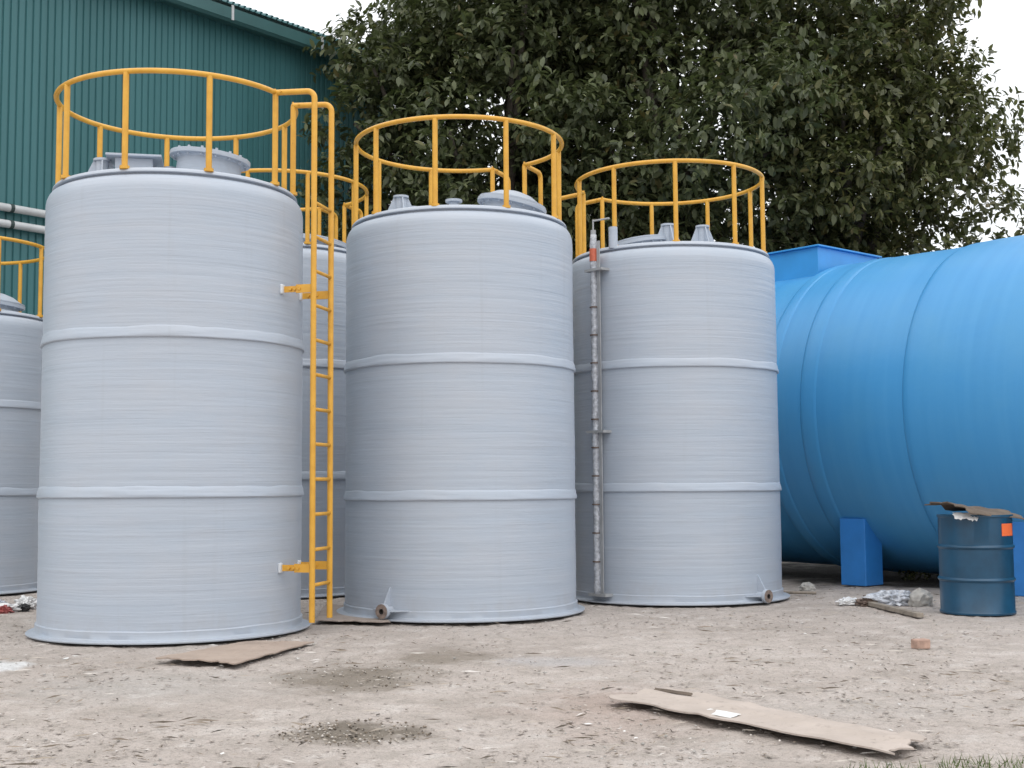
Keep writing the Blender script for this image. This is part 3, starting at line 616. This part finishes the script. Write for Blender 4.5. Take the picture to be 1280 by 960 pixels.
# ------------------------------------------------------------------ trees
def leaves(centers, radii, n, size, seed):
    """n leaf blades on twigs spread through clumps; returns arrays"""
    rg = np.random.default_rng(seed); K = len(centers); per = 9; nt_ = n // per
    wgt = radii ** 2.4; ci = rg.choice(K, nt_, p=wgt / wgt.sum())
    d = rg.normal(size=(nt_, 3)); d /= np.linalg.norm(d, axis=1)[:, None]
    rad = radii[ci] * rg.uniform(.25, 1.0, nt_) ** .55
    tp = centers[ci] + d * rad[:, None] * np.array([1, 1, .8])
    td = d + rg.normal(size=(nt_, 3)) * .45 + np.array([0, 0, .15]); td /= np.linalg.norm(td, axis=1)[:, None]     # twig direction, outwards
    P = np.repeat(tp, per, 0); D = np.repeat(td, per, 0); N = len(P)
    P = P + D * (rg.uniform(-.16, .16, N))[:, None]
    side = rg.normal(size=(N, 3)); side -= D * (side * D).sum(1)[:, None]; side /= np.linalg.norm(side, axis=1)[:, None]
    ld = D * rg.uniform(.1, .8, N)[:, None] + side + np.array([0, 0, -.30]); ld /= np.linalg.norm(ld, axis=1)[:, None]
    up = np.array([0, 0, 1.]) + rg.normal(size=(N, 3)) * .38 + D * .35
    wv = np.cross(ld, up); wv /= np.linalg.norm(wv, axis=1)[:, None] + 1e-9; nv = np.cross(wv, ld)
    Ls = (size * rg.uniform(.55, 1.4, N))[:, None]; Ws = Ls * rg.uniform(.19, .25, N)[:, None]
    a = P; t = P + ld * Ls - nv * Ls * .14
    def side_(f, wf, sg): return P + ld * Ls * f + wv * Ws * wf * sg + nv * (Ws * .30 - Ls * .05 * f)
    c = P + ld * Ls * .5 - nv * Ls * .03
    V = np.stack([a, side_(.28, .92, 1), side_(.66, .95, 1), t, side_(.66, .95, -1), side_(.28, .92, -1), c], 1).reshape(-1, 3); b = np.arange(N)[:, None] * 7
    F = np.concatenate([b + np.array([[0, 6, 2, 1]]), b + np.array([[6, 4, 3, 2]]), b + np.array([[0, 5, 4, 6]])], 0)
    return V, F
def make_tree(base, crown_c, crown_r, nclump, nleaf, mat, label, seed, size=.17, clump=(.75, 1.35), extra=()):
    t = empty('broadleaf_tree', (base[0], base[1], 0)); tag(t, label, 'tree', 'broadleaf trees behind the tanks'); rg = np.random.default_rng(seed)
    cs = []; C0 = np.array(crown_c); CR = np.array(crown_r)
    while len(cs) < nclump:
        d = rg.normal(size=3); d /= np.linalg.norm(d); p = C0 + d * CR * rg.uniform(.35, .95)
        if p[2] < 1.8: continue
        cs.append(p)
    cs = np.array(cs + [np.array(e_[:3]) for e_ in extra]); rd = np.concatenate([rg.uniform(*clump, nclump), np.array([e_[3] for e_ in extra])]) if extra else rg.uniform(*clump, nclump)
    off = np.array([base[0], base[1], 0])
    V, F = leaves(cs - off, rd, nleaf, size, seed + 1)
    crown = link('crown', np_mesh('crown', V, F), mat, t)
    tb = MB(); top = Vector(C0 - off); top.z = C0[2] - CR[2] * .35
    pts = [Vector((math.sin(k * 1.3 + seed) * .12 * k / 6, math.cos(k * 1.7) * .12 * k / 6, 0)).lerp(top, 0) + Vector((top.x * k / 6, top.y * k / 6, -.05 + (top.z + .05) * k / 6)) for k in range(7)]
    tb.tube(pts, [.36 * (1.25 if k == 0 else 1 - .09 * k) for k in range(7)], 14)
    tb.build('trunk', M['bark'], t, smooth=True)
    for i in rg.choice(len(cs), min(16, len(cs)), replace=False):
        e_ = Vector(cs[i] - off); s_ = pts[int(rg.integers(3, 7))]; mid = s_.lerp(e_, .5) + Vector((0, 0, .25))
        MB().tube([s_, s_.lerp(mid, .5), mid, mid.lerp(e_, .5), e_], [.13, .11, .085, .06, .03], 8).build('limb', M['bark'], t, smooth=True)
    return t
make_tree((-.3, 24.5), (-.1, 24.2, 8.2), (3.3, 2.9, 5.6), 64, 70000, M['leafa'], 'dark broadleaf tree behind the middle tank, beside the warehouse roof', 100, size=.165,
          extra=((-3.1, 23.4, 5.4, .95), (-3.0, 23.2, 6.7, .95), (-2.9, 23.3, 8.0, .95), (-2.6, 23.4, 9.2, .8), (-2.2, 23.2, 4.4, 1.1), (-2.0, 23.4, 7.2, 1.1)))
make_tree((3.4, 24.0), (3.3, 23.8, 8.6), (3.4, 3.0, 6.0), 64, 50000, M['leafa'], 'broadest dark broadleaf tree behind the tank with the level gauge', 200, size=.165)
make_tree((6.6, 24.6), (6.5, 24.4, 8.2), (2.6, 2.7, 6.0), 60, 60000, M['leafb'], 'olive green broadleaf tree rising behind the big blue tank', 300, size=.16,
          extra=((8.4, 24.0, 6.7, 1.0), (9.3, 24.2, 6.2, 1.0), (8.9, 24.0, 5.1, 1.2), (7.6, 23.8, 5.3, 1.1), (5.6, 23.6, 4.2, 1.1), (8.5, 24.2, 9.5, .75), (8.2, 24.0, 10.5, .8), (8.9, 24.1, 7.9, .75)))
def make_shrub(x, y, h, r, n, mat, label, seed, size=.12, group='added bushes blocking light behind the blue tank'):
    t = empty('shrub', (x, y, 0)); tag(t, label, 'shrub', group); rg = np.random.default_rng(seed)
    K = 7; cs = np.stack([rg.uniform(-r, r, K) * .7, rg.uniform(-r, r, K) * .5, rg.uniform(.25, .8, K) * h], 1); rd = rg.uniform(.3, .5, K) * min(r, h)
    V, F = leaves(cs, rd, n, size, seed); V[:, 2] = np.maximum(V[:, 2], .005)
    link('foliage', np_mesh('foliage', V, F), mat, t)
    for c in cs[:5]: MB().tube([(c[0] * .2, c[1] * .2, -.02), (c[0] * .6, c[1] * .6, c[2] * .6), tuple(c)], [.03 * min(h, 1), .02 * min(h, 1), .008 * min(h, 1)], 6).build('stem', M['bark'], t)
for k, (x, y, h, r, lab) in enumerate([(3.6, 19.9, 2.5, 1.4, 'added light-blocking bush low between the right grey tank and the blue tank'), (5.7, 20.6, 2.6, 1.7, 'added light-blocking bush behind the blue tank near its left foot'),
        (7.7, 19.6, 2.6, 1.6, 'added light-blocking bush behind the blue tank near the drum')]):  # bushes added to keep back light from reaching under the blue tank
    make_shrub(x, y, h, r, 11000, M['leafa'], lab, 500 + k, .15)
make_shrub(5.35, 17.2, .28, .28, 420, M['leafb'], 'small weedy plant in the shade under the blue tank', 520, .06, None)
